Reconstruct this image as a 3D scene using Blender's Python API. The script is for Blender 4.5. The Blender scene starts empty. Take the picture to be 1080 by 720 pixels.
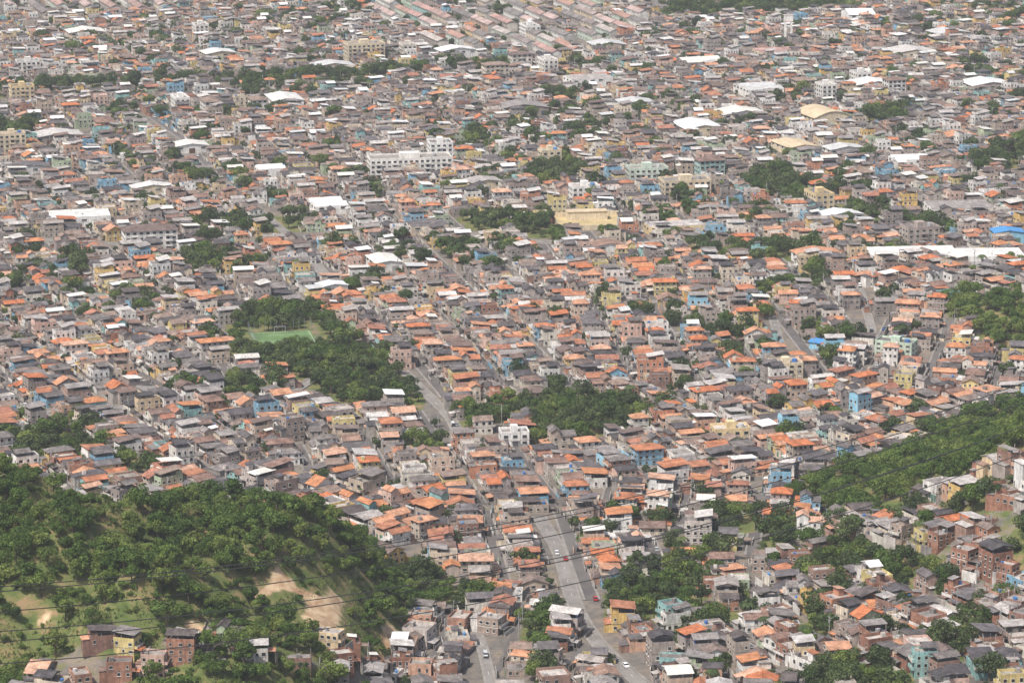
import bpy, math, random
import numpy as np
from mathutils import Vector
R=random.Random(7)
NP=np.random.RandomState(7)
S=bpy.context.scene
COL=S.collection
CAMZ=300.0; PITCH=math.radians(13.8); FPX=3300.0

# ------------------------------------------------ terrain
def lefthill(x,y):
    d=np.maximum(0,-29-x+4*np.sin(y/17.0))
    fx=1-np.exp(-(d/24.0)**1.4)
    fy=np.where(y>850,np.exp(-((y-850)/62.0)**2),np.exp(-((y-850)/112.0)**2))
    return 42*fx*fy*(1+0.12*np.sin(x/13.0+y/23.0)+0.10*np.sin(x/7.0-y/11.0)+0.04*np.sin(x/3.1+y/4.3))
def righthill(x,y):
    return 55*np.exp(-(((x-205)/72.0)**2+((y-935)/80.0)**2))*(1+0.05*np.sin(x/9.0+y/12.0))
def terr(x,y):
    x=np.asarray(x,dtype=float); y=np.asarray(y,dtype=float)
    z=lefthill(x,y)+righthill(x,y)
    z=z+12*np.exp(-(((x-120)/75.0)**2+((y-795)/70.0)**2))
    z=z+13*np.exp(-(((x-215)/45.0)**2+((y-1260)/70.0)**2))
    z=z+1.3*np.sin(x/70.0)*np.sin(y/95.0)
    return z
def tz(x,y): return float(terr(x,y))
TS=np.arange(600,3600,1.5)
def site(u,v):
    dx=(u-540)/FPX; dy=(360-v)/FPX
    X=dx*TS; Y=(math.cos(PITCH)+dy*math.sin(PITCH))*TS; Z=CAMZ+(-math.sin(PITCH)+dy*math.cos(PITCH))*TS
    k=np.argmax(Z<=terr(X,Y))
    return (float(X[k]),float(Y[k]))
def poly(pts): return np.array([site(u,v) for u,v in pts])
def inpoly(P,x,y):
    n=len(P); c=False; j=n-1
    for i in range(n):
        if (P[i][1]>y)!=(P[j][1]>y) and x<(P[j][0]-P[i][0])*(y-P[i][1])/(P[j][1]-P[i][1])+P[i][0]: c=not c
        j=i
    return c
def inpolyv(P,x,y):
    c=np.zeros(x.shape,bool); j=len(P)-1
    for i in range(len(P)):
        dy=(P[j][1]-P[i][1]) or 1e-9
        c^=((P[i][1]>y)!=(P[j][1]>y))&(x<(P[j][0]-P[i][0])*(y-P[i][1])/dy+P[i][0])
        j=i
    return c
def in_view(x,y,m=22): return abs(x)<0.168*y+m and 735<y<2420

# ------------------------------------------------ materials
def newmat(name):
    m=bpy.data.materials.new(name); m.use_nodes=True
    nt=m.node_tree; b=nt.nodes['Principled BSDF']; b.inputs['Specular IOR Level'].default_value=0.2
    return m,nt,b
def N(nt,t,**k):
    n=nt.nodes.new(t)
    for a,v in k.items(): setattr(n,a,v)
    return n
def mixc(nt,mode,fac,a,b):
    n=N(nt,'ShaderNodeMix',data_type='RGBA',blend_type=mode)
    for idx,val in ((0,fac),(6,a),(7,b)):
        if isinstance(val,bpy.types.NodeSocket): nt.links.new(val,n.inputs[idx])
        else: n.inputs[idx].default_value=val if idx==0 else (*val,1)
    return n.outputs[2]
def math_(nt,op,a,b=None):
    n=N(nt,'ShaderNodeMath',operation=op)
    for i,v in enumerate((a,b)):
        if v is None: continue
        if isinstance(v,bpy.types.NodeSocket): nt.links.new(v,n.inputs[i])
        else: n.inputs[i].default_value=v
    return n.outputs[0]
def mrange(nt,v,a,b,c,d):
    n=N(nt,'ShaderNodeMapRange'); nt.links.new(v,n.inputs[0])
    for i,q in enumerate((a,b,c,d)): n.inputs[i+1].default_value=q
    return n.outputs[0]
def noise(nt,vec,scale,detail=3,rough=0.6):
    n=N(nt,'ShaderNodeTexNoise'); n.inputs['Scale'].default_value=scale; n.inputs['Detail'].default_value=detail
    n.inputs['Roughness'].default_value=rough; nt.links.new(vec,n.inputs['Vector']); return n.outputs[0]
def wpos(nt,sc=(1,1,1)):
    g=N(nt,'ShaderNodeNewGeometry')
    if sc==(1,1,1): return g.outputs['Position']
    m=N(nt,'ShaderNodeVectorMath',operation='MULTIPLY'); nt.links.new(g.outputs['Position'],m.inputs[0]); m.inputs[1].default_value=sc
    return m.outputs[0]
def palmat(name,cols,mult,rough=0.85,blotch=0.35,streak=0.25,cell=0.0,cellscale=0.8):
    m,nt,b=newmat(name)
    oi=N(nt,'ShaderNodeObjectInfo')
    f=math_(nt,'FRACT',math_(nt,'MULTIPLY',oi.outputs['Random'],mult))
    r=N(nt,'ShaderNodeValToRGB'); cr=r.color_ramp; cr.interpolation='CONSTANT'
    cols=cols[:31]
    while len(cr.elements)<len(cols): cr.elements.new(0.5)
    for i,c in enumerate(cols):
        cr.elements[i].position=i/len(cols)
    for i,c in enumerate(cols): cr.elements[i].color=(*c,1)
    nt.links.new(f,r.inputs[0])
    n1=mrange(nt,noise(nt,wpos(nt),0.35,2),0.3,0.7,1-blotch,1.12)
    n2=mrange(nt,noise(nt,wpos(nt,(1,1,0.22)),1.6,1),0.35,0.65,1-streak,1.05)
    v=math_(nt,'MULTIPLY',n1,n2)
    if cell>0:
        vo=N(nt,'ShaderNodeTexVoronoi'); vo.inputs['Scale'].default_value=cellscale; nt.links.new(wpos(nt),vo.inputs['Vector'])
        sp=N(nt,'ShaderNodeSeparateColor'); nt.links.new(vo.outputs['Color'],sp.inputs[0])
        v=math_(nt,'MULTIPLY',v,mrange(nt,sp.outputs[0],0,1,1-cell,1+cell*0.6))
    cv=N(nt,'ShaderNodeCombineColor')
    for i in range(3): nt.links.new(v,cv.inputs[i])
    nt.links.new(mixc(nt,'MULTIPLY',1.0,r.outputs[0],cv.outputs[0]),b.inputs['Base Color'])
    b.inputs['Roughness'].default_value=rough
    return m
walls=[(.78,.76,.72),(.70,.65,.56),(.66,.52,.34),(.46,.39,.33),(.38,.33,.31),(.80,.79,.76),(.60,.38,.27),(.40,.34,.30),(.68,.47,.18),(.72,.67,.60),
 (.30,.26,.24),(.49,.43,.39),(.24,.44,.58),(.70,.66,.60),(.60,.48,.38),(.42,.49,.34),(.52,.25,.16),(.44,.37,.33),(.68,.58,.46),(.76,.73,.69),
 (.32,.27,.25),(.64,.53,.24),(.55,.49,.45),(.30,.52,.50),(.66,.46,.38),(.78,.76,.72),(.38,.30,.26),(.53,.43,.34),(.74,.71,.67),(.40,.28,.23)]
M={}
M['wall']=palmat('painted_plaster',walls,1.0,0.85,0.28,0.30)
M['brick']=palmat('exposed_brick',[(.38,.20,.14),(.33,.17,.12),(.44,.25,.18),(.37,.24,.19),(.30,.18,.14),(.42,.33,.28)],3.1,0.9,0.35,0.25,0.2,1.6)
M['orange']=palmat('terracotta_tiles',[(.54,.24,.12),(.48,.20,.11),(.59,.30,.18),(.44,.20,.12),(.56,.30,.19),(.41,.19,.13),(.53,.19,.09),(.61,.37,.26)],5.3,0.9,0.40,0.25,0.18,0.9)
M['weath']=palmat('weathered_tiles',[(.28,.18,.145),(.23,.16,.135),(.34,.22,.17),(.20,.15,.135),(.31,.23,.19),(.25,.195,.17)],5.3,0.9,0.40,0.3,0.2,0.9)
M['fdark']=palmat('fibre_cement_dark',[(.11,.10,.105),(.15,.135,.135),(.09,.083,.087),(.20,.18,.17),(.13,.11,.105),(.17,.155,.16),(.24,.215,.205)],5.3,0.85,0.35,0.3,0.25,0.7)
M['flight']=palmat('fibre_cement_light',[(.42,.39,.37),(.32,.295,.28),(.50,.47,.45),(.38,.34,.31),(.29,.265,.255),(.60,.57,.54)],5.3,0.8,0.30,0.3,0.2,0.6)
M['metal']=palmat('painted_metal_sheet',[(.76,.76,.75),(.68,.67,.64),(.57,.57,.56),(.72,.70,.64)],5.3,0.5,0.22,0.2,0.1,0.25)
M['conc']=palmat('concrete',[(.34,.31,.28),(.28,.255,.24),(.42,.38,.35),(.23,.21,.20),(.46,.42,.38),(.54,.50,.46)],9.7,0.9,0.4,0.3)
M['trim']=palmat('white_trim',[(.70,.68,.64),(.6,.57,.5),(.45,.43,.4)],4.3,0.8,0.25,0.2)
M['door']=palmat('door_paint',[(.12,.07,.045),(.35,.34,.33),(.07,.09,.12),(.5,.5,.5),(.1,.2,.15)],6.1,0.6,0.2,0.1)
M['tank']=palmat('water_tank_plastic',[(.06,.16,.40),(.10,.25,.5),(.35,.35,.36),(.5,.5,.5)],8.1,0.5,0.1,0.1)
M['glass']=palmat('window_glass',[(.03,.035,.04),(.05,.055,.06),(.02,.02,.022)],2.3,0.25,0.1,0.05)
M['pink']=palmat('faded_pink_roof',[(.42,.27,.24),(.46,.35,.32),(.36,.25,.22),(.34,.28,.26),(.40,.25,.20),(.27,.23,.22),(.22,.20,.19),(.45,.40,.37)],5.3,0.9,0.3,0.2,0.25,0.15)
M['blue']=palmat('blue_roof_paint',[(.08,.27,.56),(.12,.34,.60)],5.3,0.6,0.15,0.15)
M['bluewall']=palmat('light_blue_plaster',[(.26,.50,.64),(.31,.54,.66)],5.3,0.85,0.15,0.15)
M['whitewall']=palmat('white_plaster',[(.80,.79,.76),(.76,.74,.70)],5.3,0.85,0.15,0.2)
M['creamwall']=palmat('cream_plaster',[(.66,.56,.40),(.68,.53,.30),(.62,.53,.42)],5.3,0.85,0.15,0.2)
M['greenwall']=palmat('pale_green_plaster',[(.48,.60,.48),(.54,.63,.54)],5.3,0.85,0.15,0.2)
M['tan']=palmat('tan_roof_sheet',[(.58,.47,.32),(.52,.43,.32)],5.3,0.85,0.2,0.2,0.1,.3)
MK=list(M.keys()); MI={k:i for i,k in enumerate(MK)}; ML=[M[k] for k in MK]

def simple(name,c,rough=0.9,nscale=0.4,lo=0.7,hi=1.15,nscale2=3.0):
    m,nt,b=newmat(name)
    v=math_(nt,'MULTIPLY',mrange(nt,noise(nt,wpos(nt),nscale,4),0.3,0.7,lo,hi),mrange(nt,noise(nt,wpos(nt),nscale2,2),0.3,0.7,0.85,1.1))
    cv=N(nt,'ShaderNodeCombineColor')
    for i in range(3): nt.links.new(v,cv.inputs[i])
    nt.links.new(mixc(nt,'MULTIPLY',1.0,c,cv.outputs[0]),b.inputs['Base Color']); b.inputs['Roughness'].default_value=rough
    return m
ASPH=simple('asphalt',(.13,.12,.115),0.9,0.08,0.7,1.2)
ASPH2=simple('worn_concrete_road',(.23,.215,.20),0.9,0.15,0.7,1.2)
KERB=simple('pavement_concrete',(.26,.24,.22),0.9,0.2)
PAINT=simple('road_paint',(.7,.7,.66),0.7,1.0,.8,1.05)
STEEL=simple('galvanised_steel',(.30,.31,.32),0.5)
POLE=simple('concrete_pole',(.36,.35,.33))
CABLE=simple('aluminium_cable',(.06,.06,.06),0.7)
TURF=simple('football_turf',(.12,.20,.08),0.9,0.12,.7,1.25)
SAND=simple('ochre_earth',(.46,.37,.20),0.95,0.1,.75,1.15)

# ------------------------------------------------ mesh builder
class MB:
    def __init__(s): s.v=[];s.f=[];s.m=[]
    def q(s,pts,mat):
        b=len(s.v); s.v+=list(pts); s.f.append(tuple(range(b,b+len(pts)))); s.m.append(mat)
    def hexa(s,p,mat,top=None):
        b=len(s.v); s.v+=list(p)
        for k,f in enumerate(((3,2,1,0),(4,5,6,7),(0,1,5,4),(1,2,6,5),(2,3,7,6),(3,0,4,7))):
            s.f.append(tuple(b+i for i in f)); s.m.append(top if (k==1 and top is not None) else mat)
    def box(s,x0,y0,z0,x1,y1,z1,mat,top=None):
        s.hexa([(x0,y0,z0),(x1,y0,z0),(x1,y1,z0),(x0,y1,z0),(x0,y0,z1),(x1,y0,z1),(x1,y1,z1),(x0,y1,z1)],mat,top)
    def cyl(s,cx,cy,z0,z1,r,mat,n=10,r2=None):
        r2=r if r2 is None else r2; b=len(s.v)
        for k in range(n):
            a=2*math.pi*k/n; s.v.append((cx+r*math.cos(a),cy+r*math.sin(a),z0))
        for k in range(n):
            a=2*math.pi*k/n; s.v.append((cx+r2*math.cos(a),cy+r2*math.sin(a),z1))
        for k in range(n):
            j=(k+1)%n; s.f.append((b+k,b+j,b+n+j,b+n+k)); s.m.append(mat)
        s.f.append(tuple(range(b+n,b+2*n))); s.m.append(mat)
    def tube(s,p,q,r,r2,mat,n=5):
        p=Vector(p);q=Vector(q);d=(q-p).normalized(); a=d.orthogonal().normalized(); c=d.cross(a); b=len(s.v)
        for (o,rr) in ((p,r),(q,r2)):
            for k in range(n):
                t=2*math.pi*k/n; s.v.append(tuple(o+a*rr*math.cos(t)+c*rr*math.sin(t)))
        for k in range(n):
            j=(k+1)%n; s.f.append((b+k,b+j,b+n+j,b+n+k)); s.m.append(mat)
    def gable(s,x0,y0,x1,y1,z,h,axis,rm,wm,o=0.5,t=0.14):
        T=(lambda a,b,c:(a,b,c)) if axis=='y' else (lambda a,b,c:(b,a,c))
        if axis=='x': x0,y0,x1,y1=y0,x0,y1,x1
        xm=(x0+x1)/2; sl=h/(xm-x0); ze=z-sl*o
        for xe in (x0-o,x1+o):
            s.hexa([T(xe,y0-o,ze),T(xm,y0-o,z+h),T(xm,y1+o,z+h),T(xe,y1+o,ze),
                    T(xe,y0-o,ze+t),T(xm,y0-o,z+h+t),T(xm,y1+o,z+h+t),T(xe,y1+o,ze+t)],rm)
        s.hexa([T(xm-.18,y0-o-.01,z+h+t-.03),T(xm+.18,y0-o-.01,z+h+t-.03),T(xm+.18,y1+o+.01,z+h+t-.03),T(xm-.18,y1+o+.01,z+h+t-.03),
                T(xm-.1,y0-o-.01,z+h+t+.1),T(xm+.1,y0-o-.01,z+h+t+.1),T(xm+.1,y1+o+.01,z+h+t+.1),T(xm-.1,y1+o+.01,z+h+t+.1)],rm)
        for yy in (y0+.005,y1-.005):
            s.q([T(x0,yy,z),T(x1,yy,z),T(xm,yy,z+h-.01)],wm)
    def hip(s,x0,y0,x1,y1,z,h,rm,o=0.5):
        x0-=o;y0-=o;x1+=o;y1+=o; w=min(x1-x0,y1-y0)/2
        if (y1-y0)>(x1-x0): a=((x0+x1)/2,y0+w,z+h); b=((x0+x1)/2,y1-w,z+h)
        else: a=(x0+w,(y0+y1)/2,z+h); b=(x1-w,(y0+y1)/2,z+h)
        c=[(x0,y0,z),(x1,y0,z),(x1,y1,z),(x0,y1,z)]; lo=[(p[0],p[1],z-.16) for p in c]
        if (y1-y0)>(x1-x0):
            s.q([c[0],c[1],a],rm); s.q([c[1],c[2],b,a],rm); s.q([c[2],c[3],b],rm); s.q([c[3],c[0],a,b],rm)
        else:
            s.q([c[0],c[1],b,a],rm); s.q([c[1],c[2],b],rm); s.q([c[2],c[3],a,b],rm); s.q([c[3],c[0],a],rm)
        for i in range(4): s.q([lo[i],lo[(i+1)%4],c[(i+1)%4],c[i]],rm)
        s.q(lo[::-1],rm)
    def shed(s,x0,y0,x1,y1,za,zb,mat,t=0.1,ax='y'):
        if ax=='y': zz=[za,za,zb,zb]
        else: zz=[za,zb,zb,za]
        c=[(x0,y0),(x1,y0),(x1,y1),(x0,y1)]
        s.hexa([(c[i][0],c[i][1],zz[i]) for i in range(4)]+[(c[i][0],c[i][1],zz[i]+t) for i in range(4)],mat)
    def mesh(s,name,mats=None):
        me=bpy.data.meshes.new(name); me.from_pydata(s.v,[],s.f)
        for m in (mats or ML): me.materials.append(m)
        me.polygons.foreach_set('material_index',s.m); me.update(); return me
    def win(s,face,a,z,w,h,c,fr,gl):
        def bx(a0,a1,z0,z1,d,m):
            if face=='-y': s.box(a0,c-d,z0,a1,c+.05,z1,m)
            elif face=='+y': s.box(a0,c-.05,z0,a1,c+d,z1,m)
            elif face=='-x': s.box(c-d,a0,z0,c+.05,a1,z1,m)
            else: s.box(c-.05,a0,z0,c+d,a1,z1,m)
        bx(a-w/2-.1,a+w/2+.1,z-.1,z+h+.1,.05,fr)
        bx(a-w/2,a+w/2,z,z+h,.075,gl)
        bx(a-w/2-.18,a+w/2+.18,z-.22,z-.1,.18,fr)
def place(me,name,x,y,z,rot=0,sc=(1,1,1),parent=None):
    o=bpy.data.objects.new(name,me); o.location=(x,y,z); o.rotation_euler=(0,0,rot); o.scale=sc
    COL.objects.link(o)
    if parent: o.parent=parent
    return o
def empty(name):
    o=bpy.data.objects.new(name,None); COL.objects.link(o); return o

# ------------------------------------------------ houses
def facade(b,r,x0,x1,y0,y1,n,fh,wm,z0=0,dens=0.8,fr=None):
    fr=MI['trim'] if fr is None else fr; gl=MI['glass']
    for fl in range(n):
        zz=z0+fl*fh
        for face in ('-y','+y','-x','+x'):
            lo,hi,c=(x0,x1,y0 if face=='-y' else y1) if face[1]=='y' else (y0,y1,x0 if face=='-x' else x1)
            k=max(1,int((hi-lo)/2.9))
            for i in range(k):
                if r.random()>dens: continue
                a=lo+(i+.5)*(hi-lo)/k+r.uniform(-.25,.25)
                if fl==0 and face=='-y' and i==0 and z0==0:
                    b.box(a-.55,c-.06,-.1,a+.55,c+.05,2.15,MI['door']); continue
                if fl==0 and face=='-y' and i==1 and r.random()<.5 and z0==0:
                    b.box(a-1.2,c-.07,-.1,a+1.2,c+.05,2.3,MI['door']); continue
                w=r.choice([.9,1.2,1.5]); h=r.choice([1.0,1.2])
                b.win(face,a,zz+1.0,w,h,c,fr,gl)
def make_house(seed,kind,rm,wm='wall'):
    r=random.Random(seed); b=MB(); W=r.uniform(5.8,6.9); L=r.uniform(8.5,12.5); n=r.choice([1,1,2,2,2,3]) if kind!='gable' else r.choice([1,1,1,2,2])
    fh=2.8; H=n*fh; x0,x1=-W/2,W/2; y0,y1=-L/2,L/2; wmi=MI[wm]; rmi=MI[rm]
    b.box(x0,y0,-4,x1,y1,H,wmi,MI['conc'])
    facade(b,r,x0,x1,y0,y1,n,fh,wm)
    for k in range(1,n): b.box(x0-.07,y0-.07,k*fh-.12,x1+.07,y1+.07,k*fh+.08,MI['conc'] if r.random()<.6 else MI['trim'])
    if n>1 and r.random()<.7:
        for k in range(1,n):
            b.box(x0+.2,y0-1.4,k*fh-.16,x1-.2,y0-.08,k*fh+.02,MI['conc'])
            b.box(x0+.2,y0-1.4,k*fh+.02,x1-.2,y0-1.28,k*fh+.95,r.choice([wmi,MI['trim']]))
            b.box(x0+.2,y0-1.28,k*fh+.02,x0+.3,y0-.08,k*fh+.95,wmi); b.box(x1-.3,y0-1.28,k*fh+.02,x1-.2,y0-.08,k*fh+.95,wmi)
    def tank(x,y,z):
        if r.random()<.5: b.cyl(x,y,z,z+1.0,.65,MI['tank'],10,.75); b.cyl(x,y,z+1.0,z+1.15,.78,MI['tank'],10,.3)
        else: b.box(x-.8,y-.8,z,x+.8,y+.8,z+1.3,MI['conc'])
    if kind=='gable':
        if r.random()<.4 and L>9.5:
            yc=y0+L*r.uniform(.4,.6)
            b.gable(x0,y0,x1,yc,H,W/2*.36,'y',rmi,wmi,.35)
            b.box(x0+.01,yc+.4,H-.2,x1-.01,y1-.01,H+1.9,wmi); b.gable(x0,yc+.4,x1,y1,H+1.9,1.1,'x',rmi,wmi,.4)
        else:
            ax=r.choice('xyy'); h=(W if ax=='y' else L)/2*r.uniform(.32,.42)
            b.gable(x0,y0,x1,y1,H,h,ax,rmi,wmi,r.uniform(.35,.7))
    elif kind=='hip':
        b.hip(x0,y0,x1,y1,H,W/2*r.uniform(.4,.5),rmi,r.uniform(.4,.8))
        if r.random()<.5: b.box(x0+.5,y1-2,H-.5,x0+2,y1-.5,H+1.9,wmi,MI['conc'])
    elif kind=='flat':
        ph=r.uniform(.5,1.1); p=.15
        b.box(x0-.02,y0-.02,H,x1+.02,y0+p,H+ph,wmi); b.box(x0-.02,y1-p,H,x1+.02,y1+.02,H+ph,wmi)
        b.box(x0-.02,y0+p,H,x0+p,y1-p,H+ph,wmi); b.box(x1-p,y0+p,H,x1+.02,y1-p,H+ph,wmi)
        tank(r.uniform(-1.5,1.5),y1-2,H+.02)
        if r.random()<.6:
            sx=r.choice([x0+.4,x1-3.1]); sy=y0+2
            b.box(sx,sy,H-.1,sx+2.7,sy+2.8,H+2.4,wmi)
            b.shed(sx-.3,y0+1.4,sx+3.0,y0+5.6,H+2.45,H+2.9,MI[r.choice(['fdark','flight','orange','metal'])])
    elif kind=='raised':
        ph=.95; p=.13
        b.box(x0-.02,y0-.02,H,x1+.02,y0+p,H+ph,wmi); b.box(x0-.02,y1-p,H,x1+.02,y1+.02,H+ph,wmi)
        b.box(x0-.02,y0+p,H,x0+p,y1-p,H+ph,wmi); b.box(x1-p,y0+p,H,x1+.02,y1-p,H+ph,wmi)
        ya=y0-.6 if r.random()<.6 else y0+L*.35; hh=2.3
        for px in (x0+.2,x1-.2):
            for py in (max(ya,y0)+.3,(y0+y1)/2+1,y1-.3): b.box(px-.1,py-.1,H+.01,px+.1,py+.1,H+hh+.1,MI['conc'])
        if r.random()<.5: b.box(x0+.15,y1-3.4,H,x1-.15,y1-.15,H+hh,wmi)
        t=r.random()
        if t<.45: b.shed(x0-.4,ya,x1+.4,y1+.4,H+hh,H+hh+r.uniform(.5,1.3),rmi)
        elif t<.6: b.shed(x0-.4,ya,x1+.4,y1+.4,H+hh,H+hh+1.1,rmi,ax='x')
        else: b.gable(x0,max(ya,y0),x1,y1,H+hh+.1,W/2*.3,'y',rmi,rmi,.4)
        if r.random()<.4: tank(0,y0+1.6,H+.02)
    elif kind=='unfinished':
        hw=r.uniform(.8,2.4); p=.14
        b.box(x0+.01,y0+.01,H,x1-.01,y0+p,H+hw*.5,MI['brick']); b.box(x0+.01,y1-p,H,x1-.01,y1,H+hw,MI['brick'])
        b.box(x0+.01,y0+p,H,x0+p,y1-p,H+hw*.8,MI['brick'])
        for px in (x0+.2,x1-.2):
            for py in (y0+.2,0,y1-.2): b.box(px-.13,py-.13,H+.01,px+.13,py+.13,H+2.3,MI['conc'])
        tank(r.uniform(-1,1),r.uniform(-1,2),H+.02)
        if r.random()<.6: b.shed(x0-.3,0,x1+.3,y1+.3,H+2.35,H+2.8,rmi)
    if r.random()<.85:
        al=r.uniform(2.2,4.2); ah=r.choice([2.6,2.7,5.3])if n>1 else 2.6; aw=r.uniform(.55,1)*W
        ax0=x0+.04 if r.random()<.5 else x1-.04-aw
        b.box(ax0,y1+.02,-4,ax0+aw,y1+al,ah,MI[r.choice([wm,'wall','brick','conc'])])
        b.shed(ax0-.2,y1+.03,ax0+aw+.2,y1+al+.4,ah+.35,ah+.04,MI[r.choice(['fdark','flight','fdark','orange','weath',rm])])
    if r.random()<.5:
        b.shed(x0-.1,y0-3.2,x0+W*.6,y0-.1,2.4,2.75,MI[r.choice(['fdark','orange','flight','weath'])])
        for px in (x0+.1,x0+W*.55): b.box(px-.09,y0-3.0,-2,px+.09,y0-2.82,2.45,MI['conc'])
    b.box(x0-.15,y0-3.6,-3,x1+.15,y0-3.45,r.uniform(1.4,2.2),r.choice([wmi,MI['conc'],MI['trim']]))
    return b.mesh('house_'+kind+'_'+rm)
PROTO={}
sd=100
def protos(key,kind,rm,wm,n):
    global sd
    PROTO[key]=[]
    for i in range(n):
        sd+=1; PROTO[key].append(make_house(sd,kind,rm,wm))
for rm in ('orange','weath','fdark'):
    protos('gable_'+rm,'gable',rm,'wall',9); protos('hip_'+rm,'hip',rm,'wall',5)
for rm in ('fdark','flight','orange','weath','metal'): protos('raised_'+rm,'raised',rm,'wall',6)
protos('flat','flat','conc','wall',12)
protos('brick_unf','unfinished','flight','brick',8); protos('brick_raised','raised','fdark','brick',6); protos('brick_flat','flat','conc','brick',6)
protos('blue_house','raised','flight','bluewall',3)
NAMES={'gable_orange':'terracotta_roof_house','hip_orange':'terracotta_hipped_roof_house','raised_orange':'terrace_house_with_terracotta_cover',
 'gable_weath':'weathered_tile_roof_house','hip_weath':'weathered_hipped_roof_house','raised_weath':'terrace_house_with_tile_cover',
 'gable_fdark':'grey_gabled_roof_house','hip_fdark':'grey_hipped_roof_house','raised_fdark':'terrace_house_with_dark_sheet_cover','raised_flight':'terrace_house_with_pale_sheet_cover',
 'raised_metal':'terrace_house_with_metal_cover','flat':'flat_roof_house','brick_unf':'unfinished_brick_house','brick_raised':'brick_house','brick_flat':'flat_roof_brick_house','blue_house':'light_blue_house'}
def pick(w):
    t=R.random()*sum(w.values())
    for k,v in w.items():
        t-=v
        if t<=0: return k
    return k
WMID={'gable_orange':10,'hip_orange':5,'raised_orange':7,'gable_weath':9,'hip_weath':4,'raised_weath':6,'gable_fdark':15,'hip_fdark':6,'raised_fdark':18,'raised_flight':9,'raised_metal':3,'flat':12,'brick_flat':2}
WFAR={'gable_orange':7,'hip_orange':3,'raised_orange':5,'gable_weath':10,'hip_weath':4,'raised_weath':7,'gable_fdark':13,'hip_fdark':5,'raised_fdark':14,'raised_flight':14,'raised_metal':7,'flat':20,'brick_flat':2}
WOR={'gable_orange':21,'hip_orange':10,'raised_orange':13,'gable_weath':9,'hip_weath':3,'raised_weath':6,'gable_fdark':11,'hip_fdark':3,'raised_fdark':14,'raised_flight':8,'raised_metal':3,'flat':12,'brick_flat':3,'blue_house':1.3}
WFAV={'gable_orange':8,'raised_orange':6,'gable_weath':8,'gable_fdark':9,'raised_fdark':14,'raised_flight':13,'raised_metal':3,'flat':18,'brick_unf':10,'brick_raised':8,'brick_flat':8,'blue_house':1}
WBR={'brick_unf':14,'brick_raised':12,'brick_flat':12,'raised_flight':8,'flat':8,'raised_fdark':6}

def parapet(b,w,l,H,h,wm):
    for (a0,b0,a1,b1) in ((-w/2-.03,-l/2-.03,w/2+.03,-l/2+.2),(-w/2-.03,l/2-.2,w/2+.03,l/2+.03),(-w/2-.03,-l/2+.2,-w/2+.2,l/2-.2),(w/2-.2,-l/2+.2,w/2+.03,l/2-.2)):
        b.box(a0,b0,H,a1,b1,H+h,wm)
def warehouse(w,l,h,rm,wm,style='gable'):
    b=MB(); b.box(-w/2,-l/2,-2,w/2,l/2,h,MI[wm],MI['conc'])
    if style=='gable': b.gable(-w/2,-l/2,w/2,l/2,h,w/2*.18,'y',MI[rm],MI[wm],.5)
    elif style=='multi':
        k=max(2,int(l/9))
        for i in range(k):
            b.gable(-w/2,-l/2+i*l/k+.1,w/2,-l/2+(i+1)*l/k-.1,h,1.2,'x',MI[rm],MI[wm],.05)
    elif style=='vault':
        n=10; ww=w/2+.6; rise=w*.18
        P=[(-ww+2*ww*i/n, h+rise*math.sin(math.pi*i/n)) for i in range(n+1)]
        for i in range(n):
            (xa,za),(xb,zb)=P[i],P[i+1]
            b.hexa([(xa,-l/2-.4,za),(xb,-l/2-.4,zb),(xb,l/2+.4,zb),(xa,l/2+.4,za),(xa,-l/2-.4,za+.2),(xb,-l/2-.4,zb+.2),(xb,l/2+.4,zb+.2),(xa,l/2+.4,za+.2)],MI[rm])
        for yy in(-l/2,l/2): b.q([(p[0]*w/2/ww,yy,p[1]) for p in P],MI[wm])
    else:
        parapet(b,w,l,h,.9,MI[wm])
        b.box(-w/2+.25,-l/2+.25,h,w/2-.25,l/2-.25,h+.25,MI[rm])
        b.box(-2,-2,h+.2,2,1,h+2.4,MI[wm])
    k=int(w/5)
    for i in range(k):
        a=-w/2+(i+.5)*w/k
        if i%3==1: b.box(a-1.6,-l/2-.06,-.5,a+1.6,-l/2+.05,3.2,MI['door'])
        else: b.win('-y',a,h-1.7,2.4,1.0,-l/2,MI['trim'],MI['glass'])
    k=int(l/5)
    for i in range(k):
        a=-l/2+(i+.5)*l/k
        b.win('-x',a,h-1.7,2.4,1.0,-w/2,MI['trim'],MI['glass']); b.win('+x',a,h-1.7,2.4,1.0,w/2,MI['trim'],MI['glass'])
    return b.mesh('warehouse')
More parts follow.
